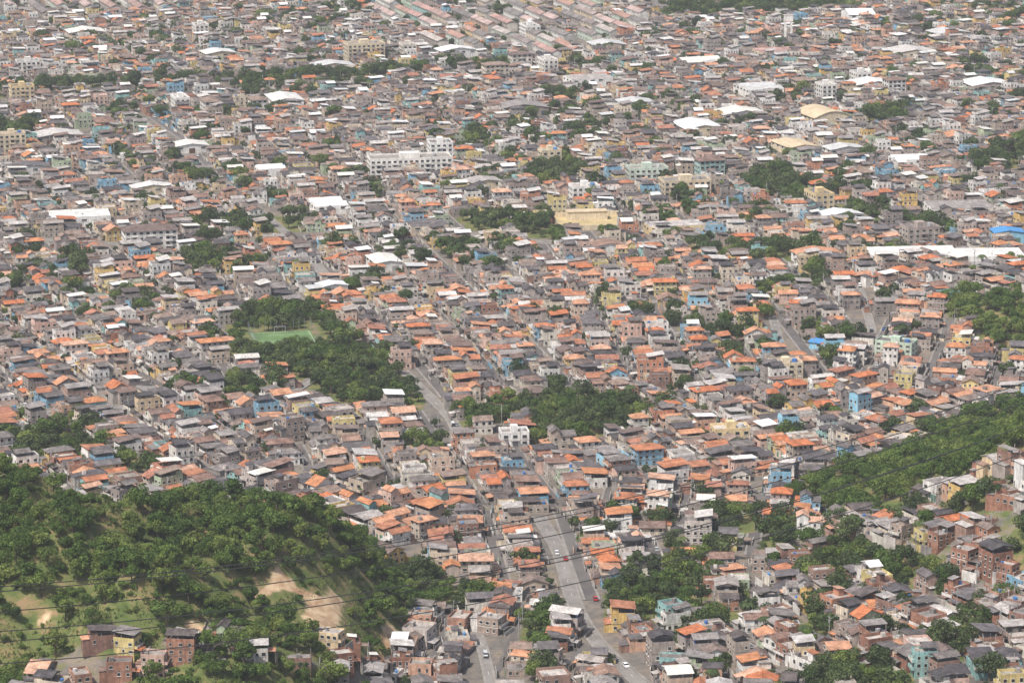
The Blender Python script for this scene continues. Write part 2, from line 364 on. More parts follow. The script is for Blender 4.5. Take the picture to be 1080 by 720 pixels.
def apartment(w,l,n,wm,roof='flat',rm='conc'):
    b=MB(); fh=2.9; H=n*fh; b.box(-w/2,-l/2,-2,w/2,l/2,H,MI[wm],MI['conc'])
    for fl in range(n):
        for (face,lo,hi,c) in (('-y',-w/2,w/2,-l/2),('+y',-w/2,w/2,l/2),('-x',-l/2,l/2,-w/2),('+x',-l/2,l/2,w/2)):
            k=int((hi-lo)/2.7)
            for i in range(k):
                a=lo+(i+.5)*(hi-lo)/k
                if face=='-y' and fl==0 and i==k//2: b.box(a-1,c-.08,-.2,a+1,c+.05,2.3,MI['door']); continue
                b.win(face,a,fl*fh+1.0,1.5,1.25,c,MI['trim'],MI['glass'])
        if fl: b.box(-w/2-.08,-l/2-.08,fl*fh-.1,w/2+.08,l/2+.08,fl*fh+.1,MI['trim'])
        if fl:
            k=int(w/8)
            for i in range(k):
                a=-w/2+(i+.5)*w/k; b.box(a-1.6,-l/2-1.1,fl*fh-.12,a+1.6,-l/2-.1,fl*fh+.04,MI['conc']); b.box(a-1.6,-l/2-1.1,fl*fh+.04,a+1.6,-l/2-1.0,fl*fh+.9,MI[wm])
    if roof=='flat':
        parapet(b,w,l,H,1,MI[wm])
        b.box(-w*.12,-l*.2,H,w*.12,l*.2,H+3,MI[wm]); b.cyl(w*.3,0,H,H+1.6,1.1,MI['tank'],12)
    elif roof=='hip': b.hip(-w/2,-l/2,w/2,l/2,H,min(w,l)*.2,MI[rm],.6)
    else: b.gable(-w/2,-l/2,w/2,l/2,H,l/2*.3,'x',MI[rm],MI[wm],.5)
    return b.mesh('apartment')
def rowblock(n,wm,seed):
    b=MB(); u=5.5; l=n*u; w=9; H=5.6
    b.box(-w/2,-l/2,-2,w/2,l/2,H,MI[wm]); b.gable(-w/2,-l/2,w/2,l/2,H,1.6,'y',MI['pink'],MI[wm],.4)
    for i in range(n+1):
        y=-l/2+i*u; b.box(-w/2-.12,y-.1,-2,w/2+.12,y+.1,H-.2,MI['trim'])
    for i in range(n):
        y=-l/2+(i+.5)*u
        for fl in range(2):
            for face,c in (('-x',-w/2),('+x',w/2)):
                b.win(face,y-1.2,fl*2.8+1,1.1,1.2,c,MI['trim'],MI['glass'])
                if fl: b.win(face,y+1.2,fl*2.8+1,1.1,1.2,c,MI['trim'],MI['glass'])
                else:
                    s=-1 if face=='-x' else 1
                    b.box(min(c,c+s*.07),y+.7,-.2,max(c,c+s*.07),y+1.6,2.1,MI['door'])
    b.win('-y',-2,3.8,1.2,1.2,-l/2,MI['trim'],MI['glass']); b.win('-y',2,3.8,1.2,1.2,-l/2,MI['trim'],MI['glass'])
    return b.mesh('row')

# ------------------------------------------------ exclusion bookkeeping
RECTS=[]
def addrect(x,y,w,l,rot,m=0.5): RECTS.append((x,y,w/2+m,l/2+m,math.cos(rot),math.sin(rot)))
def inrects(x,y,pad=5.0):
    A=RA; dx=x-A[:,0]; dy=y-A[:,1]
    a=np.abs(dx*A[:,4]+dy*A[:,5]); c=np.abs(-dx*A[:,5]+dy*A[:,4])
    return bool(np.any((a<A[:,2]+pad)&(c<A[:,3]+pad)))
def landmark(me,name,u,v,w,l,rot,zs=.85,chk=False):
    x,y=site(u,v); r=math.radians(rot)
    if chk:
        rad=math.hypot(w,l)/2
        for q in RECTS:
            if math.hypot(q[0]-x,q[1]-y)<rad+max(q[2],q[3])*.9: return
    addrect(x,y,w,l,r); return place(me,name,x,y,tz(x,y),r,(1,1,zs))
G=17
landmark(apartment(42,14,4,'whitewall'),'white_hospital_building',432,186,42,14,10)
landmark(apartment(12,12,6,'whitewall'),'white_office_tower',464,178,12,12,10,.8)
landmark(apartment(24,13,5,'creamwall'),'beige_apartment_block',384,66,24,13,G)
landmark(apartment(24,12,4,'whitewall','hip','weath'),'white_apartment_building',158,263,24,12,15)
landmark(apartment(20,11,3,'greenwall'),'pale_green_apartment_building',682,192,20,11,10)
landmark(apartment(24,12,3,'creamwall'),'cream_apartment_building',722,205,24,12,12)
landmark(apartment(14,9,3,'whitewall'),'white_apartment_building',616,212,14,9,12)
landmark(apartment(12,8,3,'creamwall'),'yellow_apartment_building',828,398,12,8,10,.7)
landmark(apartment(13,8,2,'creamwall'),'yellow_apartment_building',770,465,12,8,10)
landmark(apartment(15,8,3,'greenwall'),'green_apartment_building',945,375,16,8,-25,.65)
landmark(apartment(10,7,2,'whitewall'),'white_clinic_building',542,468,10,7,8,.8)
landmark(warehouse(30,18,5,'metal','whitewall','flat'),'white_roof_warehouse',82,236,30,18,12)
landmark(warehouse(18,26,6,'metal','whitewall'),'pale_roof_warehouse',300,112,18,26,15)
landmark(warehouse(22,26,6,'tan','creamwall','vault'),'vaulted_roof_market_hall',868,130,22,26,20)
landmark(warehouse(17,24,5,'tan','creamwall','gable'),'tan_roof_warehouse',838,160,17,24,20)
landmark(warehouse(30,18,7,'metal','whitewall','gable'),'pale_roof_warehouse',905,22,30,18,95)
landmark(warehouse(40,18,5,'metal','whitewall','multi'),'sawtooth_roof_factory',960,272,40,18,5,.7)
landmark(warehouse(32,18,5,'metal','whitewall','flat'),'white_roof_warehouse',1040,277,32,18,2,.8)
landmark(warehouse(14,10,6,'blue','bluewall','gable'),'blue_roof_warehouse',1062,255,14,10,4)
landmark(warehouse(7,9,3.5,'blue','bluewall','gable'),'blue_roof_building',868,368,7,9,60)
landmark(warehouse(7,10,3.5,'metal','bluewall','gable'),'light_blue_building',845,325,7,10,-30)
landmark(warehouse(16,22,5,'metal','whitewall','multi'),'sawtooth_roof_factory',345,222,16,22,17)
landmark(warehouse(12,18,5,'metal','whitewall','gable'),'pale_roof_warehouse',405,283,12,18,17)
landmark(warehouse(22,26,6,'metal','whitewall','multi'),'sawtooth_roof_factory',800,100,22,26,17)
landmark(warehouse(30,22,5,'flight','whitewall','multi'),'grey_roof_factory',1010,225,30,22,5)
for (u,v,w,l,rm) in ((740,70,26,20,'metal'),(640,52,22,18,'metal'),(960,60,30,22,'flight'),(1040,95,26,22,'metal'),(230,62,20,16,'metal'),(90,40,24,18,'metal'),
    (60,150,26,18,'flight'),(780,125,26,18,'metal'),(920,95,26,18,'metal'),(735,140,22,26,'metal'),(550,120,28,18,'flight'),(350,75,26,16,'metal'),(820,60,30,20,'pink'),(1000,40,24,18,'metal'),
    (200,160,18,14,'metal'),(285,185,14,10,'metal'),(710,245,26,10,'flight'),(960,175,20,13,'metal'),(510,200,16,12,'flight'),(640,268,14,10,'weath'),(885,235,20,11,'metal'),(30,185,20,12,'fdark'),(450,245,18,10,'fdark'),(620,90,26,16,'flight'),(480,60,24,14,'metal'),(160,205,20,10,'metal'),(1010,150,18,12,'orange'),(860,275,20,9,'orange'),(350,310,12,8,'metal'),(890,165,20,12,'metal'),(670,115,20,16,'metal')):
    landmark(warehouse(w,l,R.uniform(4.5,6),rm,R.choice(['wall','whitewall','creamwall']),R.choice(['gable','multi','gable'])),'industrial_shed',u,v,w,l,G+R.uniform(-6,6),.85,True)
for i in range(30):
    u=R.uniform(0,1080); v=R.choice([R.uniform(0,130),R.uniform(60,300)]); w=R.uniform(10,17); l=R.uniform(8,10)
    landmark(apartment(w,l,R.choice([3,3,4]),R.choice(['whitewall','creamwall','wall','wall','wall']),R.choice(['flat','flat','hip']),'weath'),'apartment_building',u,v,w,l,G+R.choice([0,90]),.85,True)
def watertower():
    b=MB(); c=MI['whitewall']
    b.box(-2.6,-2.2,-1,-1.2,2.2,17,c); b.box(1.2,-2.2,-1,2.6,2.2,17,c)
    for z in (4,8,12): b.box(-1.2,-2,z,1.2,2,z+.5,MI['conc'])
    b.box(-2.9,-2.5,17,2.9,2.5,21,c); b.box(-3.1,-2.7,21,3.1,2.7,21.4,MI['conc']); b.cyl(0,0,21.4,22.3,.8,MI['conc'],10)
    return b.mesh('water_tower')
landmark(watertower(),'water_tower',831,47,8,8,0,.9)
fx,fy=site(301,361); addrect(fx,fy,30,36,math.radians(12),1)
b=MB(); b.box(-14,-19,-.4,14,19,.12,0)
for (a0,b0,a1,b1) in ((-13,-18,13,-17.85),(-13,17.85,13,18),(-13,-17.85,-12.85,17.85),(12.85,-17.85,13,17.85),(-12.85,-.07,12.85,.07),(-6,-13,6,-12.85),(-6,12.85,6,13)): b.box(a0,b0,.121,a1,b1,.13,1)
for s in (-1,1):
    for px in (-2.5,2.5): b.cyl(px,s*17.9,.1,2.5,.07,1,6)
    b.box(-2.5,s*17.9-.06,2.44,2.5,s*17.9+.06,2.56,1)
for i in range(12):
    for s in (-1,1): b.cyl(-14+28*i/11,s*19.3,0,5,.07,2,5); b.cyl(s*14.3,-19+38*i/11,0,5,.07,2,5)
place(b.mesh('football_pitch',[TURF,PAINT,STEEL]),'football_pitch',fx,fy,tz(fx,fy)+.1,math.radians(12),(.9,.9,1))
cx,cy=site(622,236); addrect(cx,cy,36,36,math.radians(8),1)
b=MB(); b.box(-20,-20,-.5,20,20,.1,0); b.box(-20.4,-20.4,-1,20.4,-20.1,2.6,1); b.box(-20.4,20.1,-1,20.4,20.4,2.6,1); b.box(-20.4,-20.1,-1,-20.1,20.1,2.6,1); b.box(20.1,-20.1,-1,20.4,20.1,2.6,1)
b.box(-12,8,.1,12,16,4.5,1,2); b.box(-12.3,7.6,4.5,12.3,16.3,4.8,2)
place(b.mesh('walled_yard',[SAND,M['creamwall'],M['tan']]),'walled_yard',cx,cy,tz(cx,cy)+.1,math.radians(8),(.8,.8,.9))

# ------------------------------------------------ roads
def resample(P,step=6):
    out=[P[0]]
    for i in range(len(P)-1):
        a=np.array(P[i]);b_=np.array(P[i+1]); n=max(1,int(np.linalg.norm(b_-a)/step))
        for k in range(1,n+1): out.append(tuple(a+(b_-a)*k/n))
    out=np.array(out)
    for _ in range(4): out[1:-1]=(out[:-2]+out[1:-1]*2+out[2:])/4
    return out
MAIN=[([(-30,112),(150,103),(300,92),(450,80),(560,70),(700,60),(1100,45)],9,'avenue'),
 ([(568,545),(592,585),(600,620),(612,655),(640,690),(690,735)],3.6,'road'),
 ([(425,392),(445,412),(474,440),(486,460),(470,482),(478,500)],3.0,'road'),
 ([(486,460),(600,478),(720,500),(800,520)],2.2,'road'),
 ([(140,120),(200,167),(265,215),(330,270),(345,300)],3.0,'road'),
 ([(495,650),(510,685),(520,735)],2.0,'road'),
 ([(905,300),(920,350),(925,400)],2.2,'road'),([(815,335),(832,400)],2.4,'road'),
 ([(-20,250),(200,262),(420,240),(640,262),(860,230),(1100,225)],4.5,'road'),
 ([(880,25),(960,18),(1100,25)],9,'road'),
 ([(-20,440),(120,430),(300,420),(330,400)],3.2,'road'),([(640,330),(780,300),(900,290),(1090,285)],3.2,'road')]
SEG=[]; ROADPTS=[]
def ribbon(b,P,w,zo,ms,side=True):
    P=np.asarray(P); T=np.gradient(P,axis=0); T/=np.linalg.norm(T,axis=1)[:,None]+1e-9; Nn=np.stack([-T[:,1],T[:,0]],1)
    def line(off,z):
        q=P+Nn*off; zz=terr(q[:,0],q[:,1])+z; return [(q[i,0],q[i,1],float(zz[i])) for i in range(len(q))]
    A=line(-w/2,zo);B=line(w/2,zo)
    for i in range(len(P)-1): b.q([A[i],A[i+1],B[i+1],B[i]],ms[0])
    if side:
        for s in (-1,1):
            a=line(s*w/2,zo-.02);a2=line(s*w/2,zo+.13);c=line(s*(w/2+.8),zo+.13);c2=line(s*(w/2+.8),zo-.3)
            for i in range(len(P)-1):
                b.q([a[i],a[i+1],a2[i+1],a2[i]],ms[1]); b.q([a2[i],a2[i+1],c[i+1],c[i]],ms[1]); b.q([c[i],c[i+1],c2[i+1],c2[i]],ms[1])
for pts,w,nm in MAIN:
    P=resample([site(u,v) for u,v in pts]); b=MB(); ribbon(b,P,w,.22,(0,1))
    for i in range(0,len(P)-1,2):
        d=P[i+1]-P[i]; L=np.linalg.norm(d); d=d/L; n=np.array([-d[1],d[0]])*.05; e=P[i]+d*min(2.5,L)
        b.q([(*(P[i]-n),tz(*P[i])+.235),(*(e-n),tz(*e)+.235),(*(e+n),tz(*e)+.235),(*(P[i]+n),tz(*P[i])+.235)],2)
    place(b.mesh('road',[ASPH2 if w<8 else ASPH,KERB,PAINT]),nm,0,0,0)
    for i in range(len(P)-1): SEG.append((*P[i],*P[i+1],w/2))
    for i in range(1,len(P)-1): ROADPTS.append((P[i],P[i+1]-P[i],w))
SG=np.array(SEG)
def roaddist(x,y):
    a=SG[:,0:2];d=SG[:,2:4]-a; p=np.array([x,y])-a
    t=np.clip((p*d).sum(1)/((d*d).sum(1)+1e-9),0,1); q=p-d*t[:,None]
    return float(np.min(np.hypot(q[:,0],q[:,1])-SG[:,4]))
RA=np.array(RECTS)

# ------------------------------------------------ vegetation areas
GROVE=[poly(p) for p in [
 [(235,345),(262,330),(330,325),(360,345),(400,378),(450,425),(440,432),(370,432),(320,405),(250,385)],
 [(480,447),(530,425),(600,416),(690,430),(692,450),(620,470),(565,472),(560,448),(520,448),(500,463)],
 [(630,640),(660,610),(720,594),(762,603),(745,642),(700,664),(650,652)],
 [(1085,418),(1100,475),(1020,503),(960,530),(940,550),(870,545),(828,527),(858,505),(940,485),(1000,448)],
 [(850,592),(895,565),(925,575),(930,600),(880,624),(858,620)],
 [(400,600),(460,606),(535,635),(520,645),(440,640),(410,625)],
 [(995,318),(1080,308),(1100,385),(1045,372),(1008,340)],
 [(180,272),(235,268),(240,288),(190,290)],[(785,305),(870,292),(885,300),(810,316)],
 [(555,186),(595,172),(620,190),(570,203)],[(790,186),(832,178),(850,212),(790,206)],
 [(480,228),(600,240),(585,250),(500,247)],[(-20,95),(560,67),(560,73),(-20,103)],[(700,8),(900,0),(900,14),(700,22)],
 [(-10,135),(35,135),(35,153),(-10,153)],[(1020,170),(1100,155),(1100,180),(1020,180)],[(545,655),(588,662),(585,700),(555,690)],
 [(820,715),(880,702),(960,706),(970,740),(820,740)],[(190,235),(330,229),(330,241),(200,246)],[(66,270),(94,270),(92,292),(68,292)],
 [(730,548),(800,540),(815,558),(745,565)],[(-10,460),(60,448),(100,474),(190,492),(190,500),(-10,480)],
 [(700,340),(800,352),(800,359),(740,362)],[(300,405),(250,398),(235,418),(300,423)],[(880,215),(1000,238),(1005,248),(900,235)],
 [(925,596),(985,600),(1000,620),(930,625)],[(560,103),(600,98),(640,105),(600,110)],[(1060,560),(1100,560),(1100,610),(1065,600)],[(985,700),(1010,655),(1040,640),(1040,665),(1010,705)],
 [(700,255),(760,262),(870,262),(860,272),(740,272)],[(360,300),(400,292),(410,300),(370,312)],[(430,465),(470,470),(455,485),(425,480)],[(480,150),(520,150),(515,160),(480,160)],[(640,545),(720,552),(700,562),(645,556)],
 [(200,120),(300,116),(300,122),(200,127)],[(900,120),(960,118),(960,132),(905,130)],
 [(800,570),(830,560),(835,590),(805,600)],[(700,668),(750,652),(770,668),(720,682)],[(985,540),(1040,520),(1050,535),(1000,552)],[(770,640),(800,630),(805,650),(775,655)],[(610,560),(650,562),(640,575),(612,572)],[(850,655),(880,650),(880,670),(855,672)]]]
CLEAR=[poly(p) for p in [[(-20,640),(120,625),(190,660),(180,705),(-20,710)],[(285,622),(340,608),(400,625),(405,690),(340,678),(295,660)],[(30,528),(90,520),(170,552),(125,578),(45,565)]]]
SOIL=[poly(p) for p in [[(310,642),(350,620),(372,645),(350,676),(320,668)],[(404,655),(418,655),(424,725),(412,725)],[(255,622),(300,606),(320,630),(280,645)],[(180,655),(214,648),(236,672),(196,682)],[(20,640),(60,634),(70,650),(30,656)]]]
HOUSESTRIP=poly([(40,705),(70,690),(160,695),(200,664),(235,668),(262,695),(330,695),(412,686),(414,725),(400,745),(20,745)])
ESTATE=[poly([(375,-25),(720,-25),(690,30),(640,52),(560,64),(440,58),(400,25)]),poly([(-30,-20),(190,-20),(190,14),(60,20),(-30,16)])]
def veg(x,y): return any(inpoly(P,x,y) for P in GROVE)

# ------------------------------------------------ ground sheet
xs=np.concatenate([[-9000,-5000,-2500,-1200,-800,-550],np.arange(-430,431,5.0),[550,800,1200,2500,5000,9000]])
ys=np.concatenate([[-3000,-1000,0,400,600],np.arange(680,1340,5.0),np.arange(1340,2600,18.0),[2700,3000,4000,6000,10000,20000]])
X,Y=np.meshgrid(xs,ys); Z=terr(X,Y); nx,ny=len(xs),len(ys)
V=np.stack([X.ravel(),Y.ravel(),Z.ravel()],1)
idx=np.arange(nx*ny).reshape(ny,nx); F=np.stack([idx[:-1,:-1],idx[:-1,1:],idx[1:,1:],idx[1:,:-1]],-1).reshape(-1,4)
me=bpy.data.meshes.new('ground'); me.from_pydata(V.tolist(),[],F.tolist())
vg=np.clip((lefthill(X,Y)-1.0)/2.5,0,1)
for P in GROVE: vg=np.maximum(vg,inpolyv(P,X,Y).astype(float))
vg=np.where(inpolyv(HOUSESTRIP,X,Y),.4,vg)
vg=np.maximum(vg,np.clip((righthill(X,Y)-6)/10,0,.5))
so=np.zeros_like(X)
for P in SOIL: so=np.maximum(so,inpolyv(P,X,Y).astype(float))
for nm,a in (('veg',vg),('soil',so)):
    at=me.attributes.new(nm,'FLOAT','POINT'); at.data.foreach_set('value',a.ravel().astype(np.float32))
for p in me.polygons: p.use_smooth=True
m,nt,bs=newmat('ground_cover')
wp=wpos(nt)
def ramp(v,stops):
    r=N(nt,'ShaderNodeValToRGB')
    while len(r.color_ramp.elements)<len(stops): r.color_ramp.elements.new(.5)
    for i,(p,c) in enumerate(stops): r.color_ramp.elements[i].position=p; r.color_ramp.elements[i].color=(*c,1)
    nt.links.new(v,r.inputs[0]); return r.outputs[0]
city=ramp(noise(nt,wp,0.13,6,.7),[(.3,(.085,.078,.07)),(.48,(.15,.135,.12)),(.6,(.22,.18,.14)),(.66,(.085,.105,.05))])
grass=ramp(noise(nt,wp,0.14,8,.75),[(.3,(.05,.075,.024)),(.44,(.09,.12,.035)),(.53,(.145,.145,.055)),(.62,(.25,.175,.095))])
soil=ramp(noise(nt,wp,0.3,6,.6),[(.35,(.34,.21,.12)),(.6,(.56,.42,.27))])
a1=N(nt,'ShaderNodeAttribute',attribute_name='veg'); a2=N(nt,'ShaderNodeAttribute',attribute_name='soil')
ns=mrange(nt,noise(nt,wp,0.25,4),0,1,-.5,.5)
f1=mrange(nt,math_(nt,'ADD',a1.outputs['Fac'],ns),.4,.6,0,1); f2=mrange(nt,math_(nt,'ADD',a2.outputs['Fac'],ns),.5,.75,0,1)
nt.links.new(mixc(nt,'MIX',f2,mixc(nt,'MIX',f1,city,grass),soil),bs.inputs['Base Color']); bs.inputs['Roughness'].default_value=.95
me.materials.append(m); place(me,'ground',0,0,0)

# ------------------------------------------------ trees
def leafmat(name,c1,c2,c3):
    m,nt,b=newmat(name); oi=N(nt,'ShaderNodeObjectInfo'); at=N(nt,'ShaderNodeAttribute',attribute_name='tone')
    r=N(nt,'ShaderNodeValToRGB'); r.color_ramp.elements.new(.5)
    for i,(p,c) in enumerate(((0,c1),(.55,c2),(1,c3))): r.color_ramp.elements[i].position=p; r.color_ramp.elements[i].color=(*c,1)
    nt.links.new(oi.outputs['Random'],r.inputs[0])
    v=mrange(nt,at.outputs['Fac'],0,1,.5,1.6)
    cv=N(nt,'ShaderNodeCombineColor')
    for i in range(3): nt.links.new(v,cv.inputs[i])
    col=mixc(nt,'MULTIPLY',1.0,r.outputs[0],cv.outputs[0])
    nt.links.new(col,b.inputs['Base Color']); b.inputs['Roughness'].default_value=.6
    tr=N(nt,'ShaderNodeBsdfTranslucent'); nt.links.new(col,tr.inputs[0]); mx=N(nt,'ShaderNodeMixShader'); mx.inputs[0].default_value=.22
    nt.links.new(b.outputs[0],mx.inputs[1]); nt.links.new(tr.outputs[0],mx.inputs[2]); nt.links.new(mx.outputs[0],nt.nodes['Material Output'].inputs[0])
    return m
LEAFC=leafmat('foliage_city',(.042,.066,.022),(.06,.09,.028),(.092,.122,.042))
LEAFH=leafmat('foliage_hill',(.05,.09,.018),(.085,.135,.026),(.15,.19,.045))
BARK=simple('bark',(.13,.10,.075))
def make_tree(seed,leaf,Rr=4.3,H=7.5,lobes=8,nl=950,ls=.62):
    r=random.Random(seed); rs=np.random.RandomState(seed); b=MB()
    top=H*.55; b.tube((0,0,-1.5),(r.uniform(-.3,.3),r.uniform(-.3,.3),top),.32,.17,0,6)
    C=[]
    for i in range(lobes):
        a=r.uniform(0,6.28); d=Rr*(0.15+.6*math.sqrt(r.random())); z=H*r.uniform(.5,.82)*(1-.12*d/Rr)
        rad=r.uniform(.28,.46)*Rr; C.append((d*math.cos(a),d*math.sin(a),z,rad))
        b.tube((0,0,top*.75),(d*math.cos(a)*.9,d*math.sin(a)*.9,z),.14,.05,0,4)
    C.append((0,0,H*.82,.42*Rr)); C=np.array(C); tot=(C[:,3]**2).sum(); tones=[0]*len(b.f)
    for c in C:
        k=int(nl*c[3]**2/tot); D=rs.normal(size=(k,3)); D[:,2]=D[:,2]+.25; D/=np.linalg.norm(D,axis=1)[:,None]
        P=c[:3]+D*np.array([1,1,.8])*c[3]*(.7+.42*rs.rand(k,1)); nn=D+.55*rs.normal(size=(k,3)); nn/=np.linalg.norm(nn,axis=1)[:,None]
        t=np.cross(nn,rs.normal(size=(k,3))); t/=np.linalg.norm(t,axis=1)[:,None]; bt=np.cross(nn,t); s=ls*(.35+.35*rs.rand(k,1)); s2=s*(.6+.4*rs.rand(k,1))
        tone=rs.rand()*.5
        q=np.stack([P-t*s,P-bt*s2,P+t*s,P+bt*s2],1); base=len(b.v); b.v+=[tuple(v) for v in q.reshape(-1,3)]
        for i in range(k):
            b.f.append((base+4*i,base+4*i+1,base+4*i+2,base+4*i+3)); b.m.append(1); tones.append(tone+.5*rs.rand())
    me=b.mesh('tree',[BARK,leaf]); at=me.attributes.new('tone','FLOAT','FACE'); at.data.foreach_set('value',tones); return me
def make_palm(seed):
    r=random.Random(seed); b=MB(); H=8; b.tube((0,0,-1),(.3,.1,H),.25,.16,0,6); tones=[0]*len(b.f)
    for i in range(15):
        a=i*2.4; L=r.uniform(2.6,3.4); pr=[]
        for k in range(6):
            t=k/5; rr=L*t; z=H+1.0*math.sin(t*2.2)-1.9*t*t; pr.append((.3+rr*math.cos(a),.1+rr*math.sin(a),z,.55*math.sin(math.pi*min(1,t*.85+.12))))
        for k in range(5):
            p,q=pr[k],pr[k+1]; nx_,ny_=-math.sin(a),math.cos(a)
            for s in (-1,1):
                b.q([(p[0],p[1],p[2]),(q[0],q[1],q[2]),(q[0]+s*nx_*q[3],q[1]+s*ny_*q[3],q[2]-.3),(p[0]+s*nx_*p[3],p[1]+s*ny_*p[3],p[2]-.3)],1); tones.append(r.random())
    me=b.mesh('palm',[BARK,LEAFC]); at=me.attributes.new('tone','FLOAT','FACE'); at.data.foreach_set('value',tones); return me
TC=[make_tree(300+i,LEAFC,R.uniform(3.6,4.8),R.uniform(6.5,8.5),R.choice([6,7,9])) for i in range(9)]
TH=[make_tree(400+i,LEAFH,R.uniform(3.2,4.8),R.uniform(5.5,8),R.choice([6,8,10]),1300,.54) for i in range(10)]
BU=[make_tree(500+i,LEAFH,2.2,2.6,5,420,.42) for i in range(5)]
PALM=[make_palm(600+i) for i in range(3)]
ntree=0
def tree(x,y,s,kind='c',parent=None,name='tree'):
    global ntree; ntree+=1
    s*=.84
    me=R.choice({'c':TC,'h':TH,'b':BU,'p':PALM}[kind]); z=tz(x,y)
    s2=s*R.uniform(.85,1.15)
    place(me,name,x,y,z-.3,R.uniform(0,6.28),(s,s2,s*R.uniform(.85,1.2)),parent)
for gi,P in enumerate(GROVE):
    e=None; x0,y0=P.min(0); x1,y1=P.max(0); far=y0>1330; st=6.0 if far else 4.6
    hill=gi in (3,6)
    y=y0
    while y<y1:
        x=x0
        while x<x1:
            px=x+R.uniform(-.45,.45)*st; py=y+R.uniform(-.45,.45)*st
            if inpoly(P,px,py) and R.random()<(.84 if gi!=12 else .7) and in_view(px,py,30) and roaddist(px,py)>1.5 and not inrects(px,py,1.0) and lefthill(px,py)<2:
                if e is None: e=empty('tree_grove')
                tree(px,py,R.uniform(.65,1.3)*(1.2 if far else 1)*(.7 if R.random()<.35 else 1),'h' if (hill or R.random()<.4) else 'c',e)
            x+=st
        y+=st
ef=empty('hillside_forest'); eb=empty('hillside_shrubs')
y=735
while y<1000:
    x=-185
    while x<-22:
        px=x+R.uniform(-2.0,2.0); py=y+R.uniform(-2.0,2.0); h=float(lefthill(px,py))
        if h>1.2 and not inpoly(HOUSESTRIP,px,py):
            cl=any(inpoly(P,px,py) for P in CLEAR); so_=any(inpoly(P,px,py) for P in SOIL)
            nz=math.sin(px/11.0+1.3*math.sin(py/13.0))+math.sin(py/9.0+px/19.0)
            pr=.95 if nz>-.9 else .4
            if cl: pr=.15
            if so_: pr=.0
            if R.random()<pr: tree(px,py,R.choice([R.uniform(.45,.8),R.uniform(.7,1.25)]),'h',ef)
            elif not so_:
                for k in range(4):
                    if R.random()<(.45 if cl else .7): tree(px+R.uniform(-2,2),py+R.uniform(-2,2),R.uniform(.3,.9),'b',eb,'shrub')
        x+=3.9
    y+=3.9
K=70000
gx=NP.uniform(-185,-25,K); gy=NP.uniform(735,960,K); hh=lefthill(gx,gy); mk=(hh>1.2)&~inpolyv(HOUSESTRIP,gx,gy)
for P in SOIL: mk&=~inpolyv(P,gx,gy)
cm=np.zeros(K,bool)
for P in CLEAR: cm|=inpolyv(P,gx,gy)
mk&=cm|(NP.rand(K)<.3)
gx=gx[mk];gy=gy[mk];gz=terr(gx,gy); k=len(gx); a=NP.uniform(0,6.28,k); w=NP.uniform(.15,.4,k); h=NP.uniform(.3,.9,k)
lx=NP.uniform(-.3,.3,k); ly=NP.uniform(-.3,.3,k)
q=np.stack([np.stack([gx-w*np.cos(a),gy-w*np.sin(a),gz-.1],1),np.stack([gx+w*np.cos(a),gy+w*np.sin(a),gz-.1],1),np.stack([gx+lx,gy+ly,gz+h],1)],1)
me=bpy.data.meshes.new('hillside_grass'); me.from_pydata(q.reshape(-1,3).tolist(),[],np.arange(3*k).reshape(k,3).tolist())
me.materials.append(simple('grass_blades',(.13,.16,.05),.9,.08,.5,1.4)); place(me,'hillside_grass',0,0,0)

# ------------------------------------------------ cars and poles
def make_car(van=False):
    b=MB(); L=4.2 if not van else 4.8; W=1.72
    prof=[(-L/2,.35),(-L/2,.82),(-L/2+.9,.95),(-L/2+1.45,1.45),(L/2-1.1,1.45),(L/2-.35,.98),(L/2,.85),(L/2,.35)] if not van else [(-L/2,.35),(-L/2,1.0),(-L/2+.9,1.25),(-L/2+1.3,1.9),(L/2-.1,1.95),(L/2,1.0),(L/2,.35)]
    def wd(z): return W/2-(.16 if z>1.2 else 0)
    n=len(prof)
    for s in (-1,1): b.q([(p[0],s*wd(p[1]),p[1]) for p in prof],0)
    for i in range(n):
        p,q_=prof[i],prof[(i+1)%n]; g=(p[1]>.9 or q_[1]>.9) and abs(p[1]-q_[1])>.3
        b.q([(p[0],-wd(p[1]),p[1]),(q_[0],-wd(q_[1]),q_[1]),(q_[0],wd(q_[1]),q_[1]),(p[0],wd(p[1]),p[1])],1 if g else 0)
    zt=1.38 if not van else 1.75; zb=.98 if not van else 1.25
    for s in (-1,1): b.q([(-L/2+1.05,s*(W/2+.01),zb),(L/2-.6,s*(W/2+.01),zb),(L/2-1.15,s*(W/2-.12),zt),(-L/2+1.5,s*(W/2-.12),zt)],1)
    for wx in (-L/2+.8,L/2-.8):
        for s in (-1,1):
            b.tube((wx,s*(W/2-.2),.33),(wx,s*(W/2+.02),.33),.33,.33,2,12)
            b.q([(wx+.33*math.cos(t*math.pi/4),s*(W/2+.02),.33+.33*math.sin(t*math.pi/4)) for t in range(8)],2)
    return b
CP=palmat('car_paint',[(.75,.75,.75),(.45,.46,.47),(.03,.03,.035),(.4,.03,.03),(.12,.12,.13),(.7,.7,.7),(.05,.1,.25),(.3,.3,.31)],1.0,.3,.05,.05)
TY=simple('tyre_rubber',(.03,.03,.03))
CARS=[make_car().mesh('car',[CP,M['glass'],TY]),make_car(True).mesh('van',[CP,M['glass'],TY])]
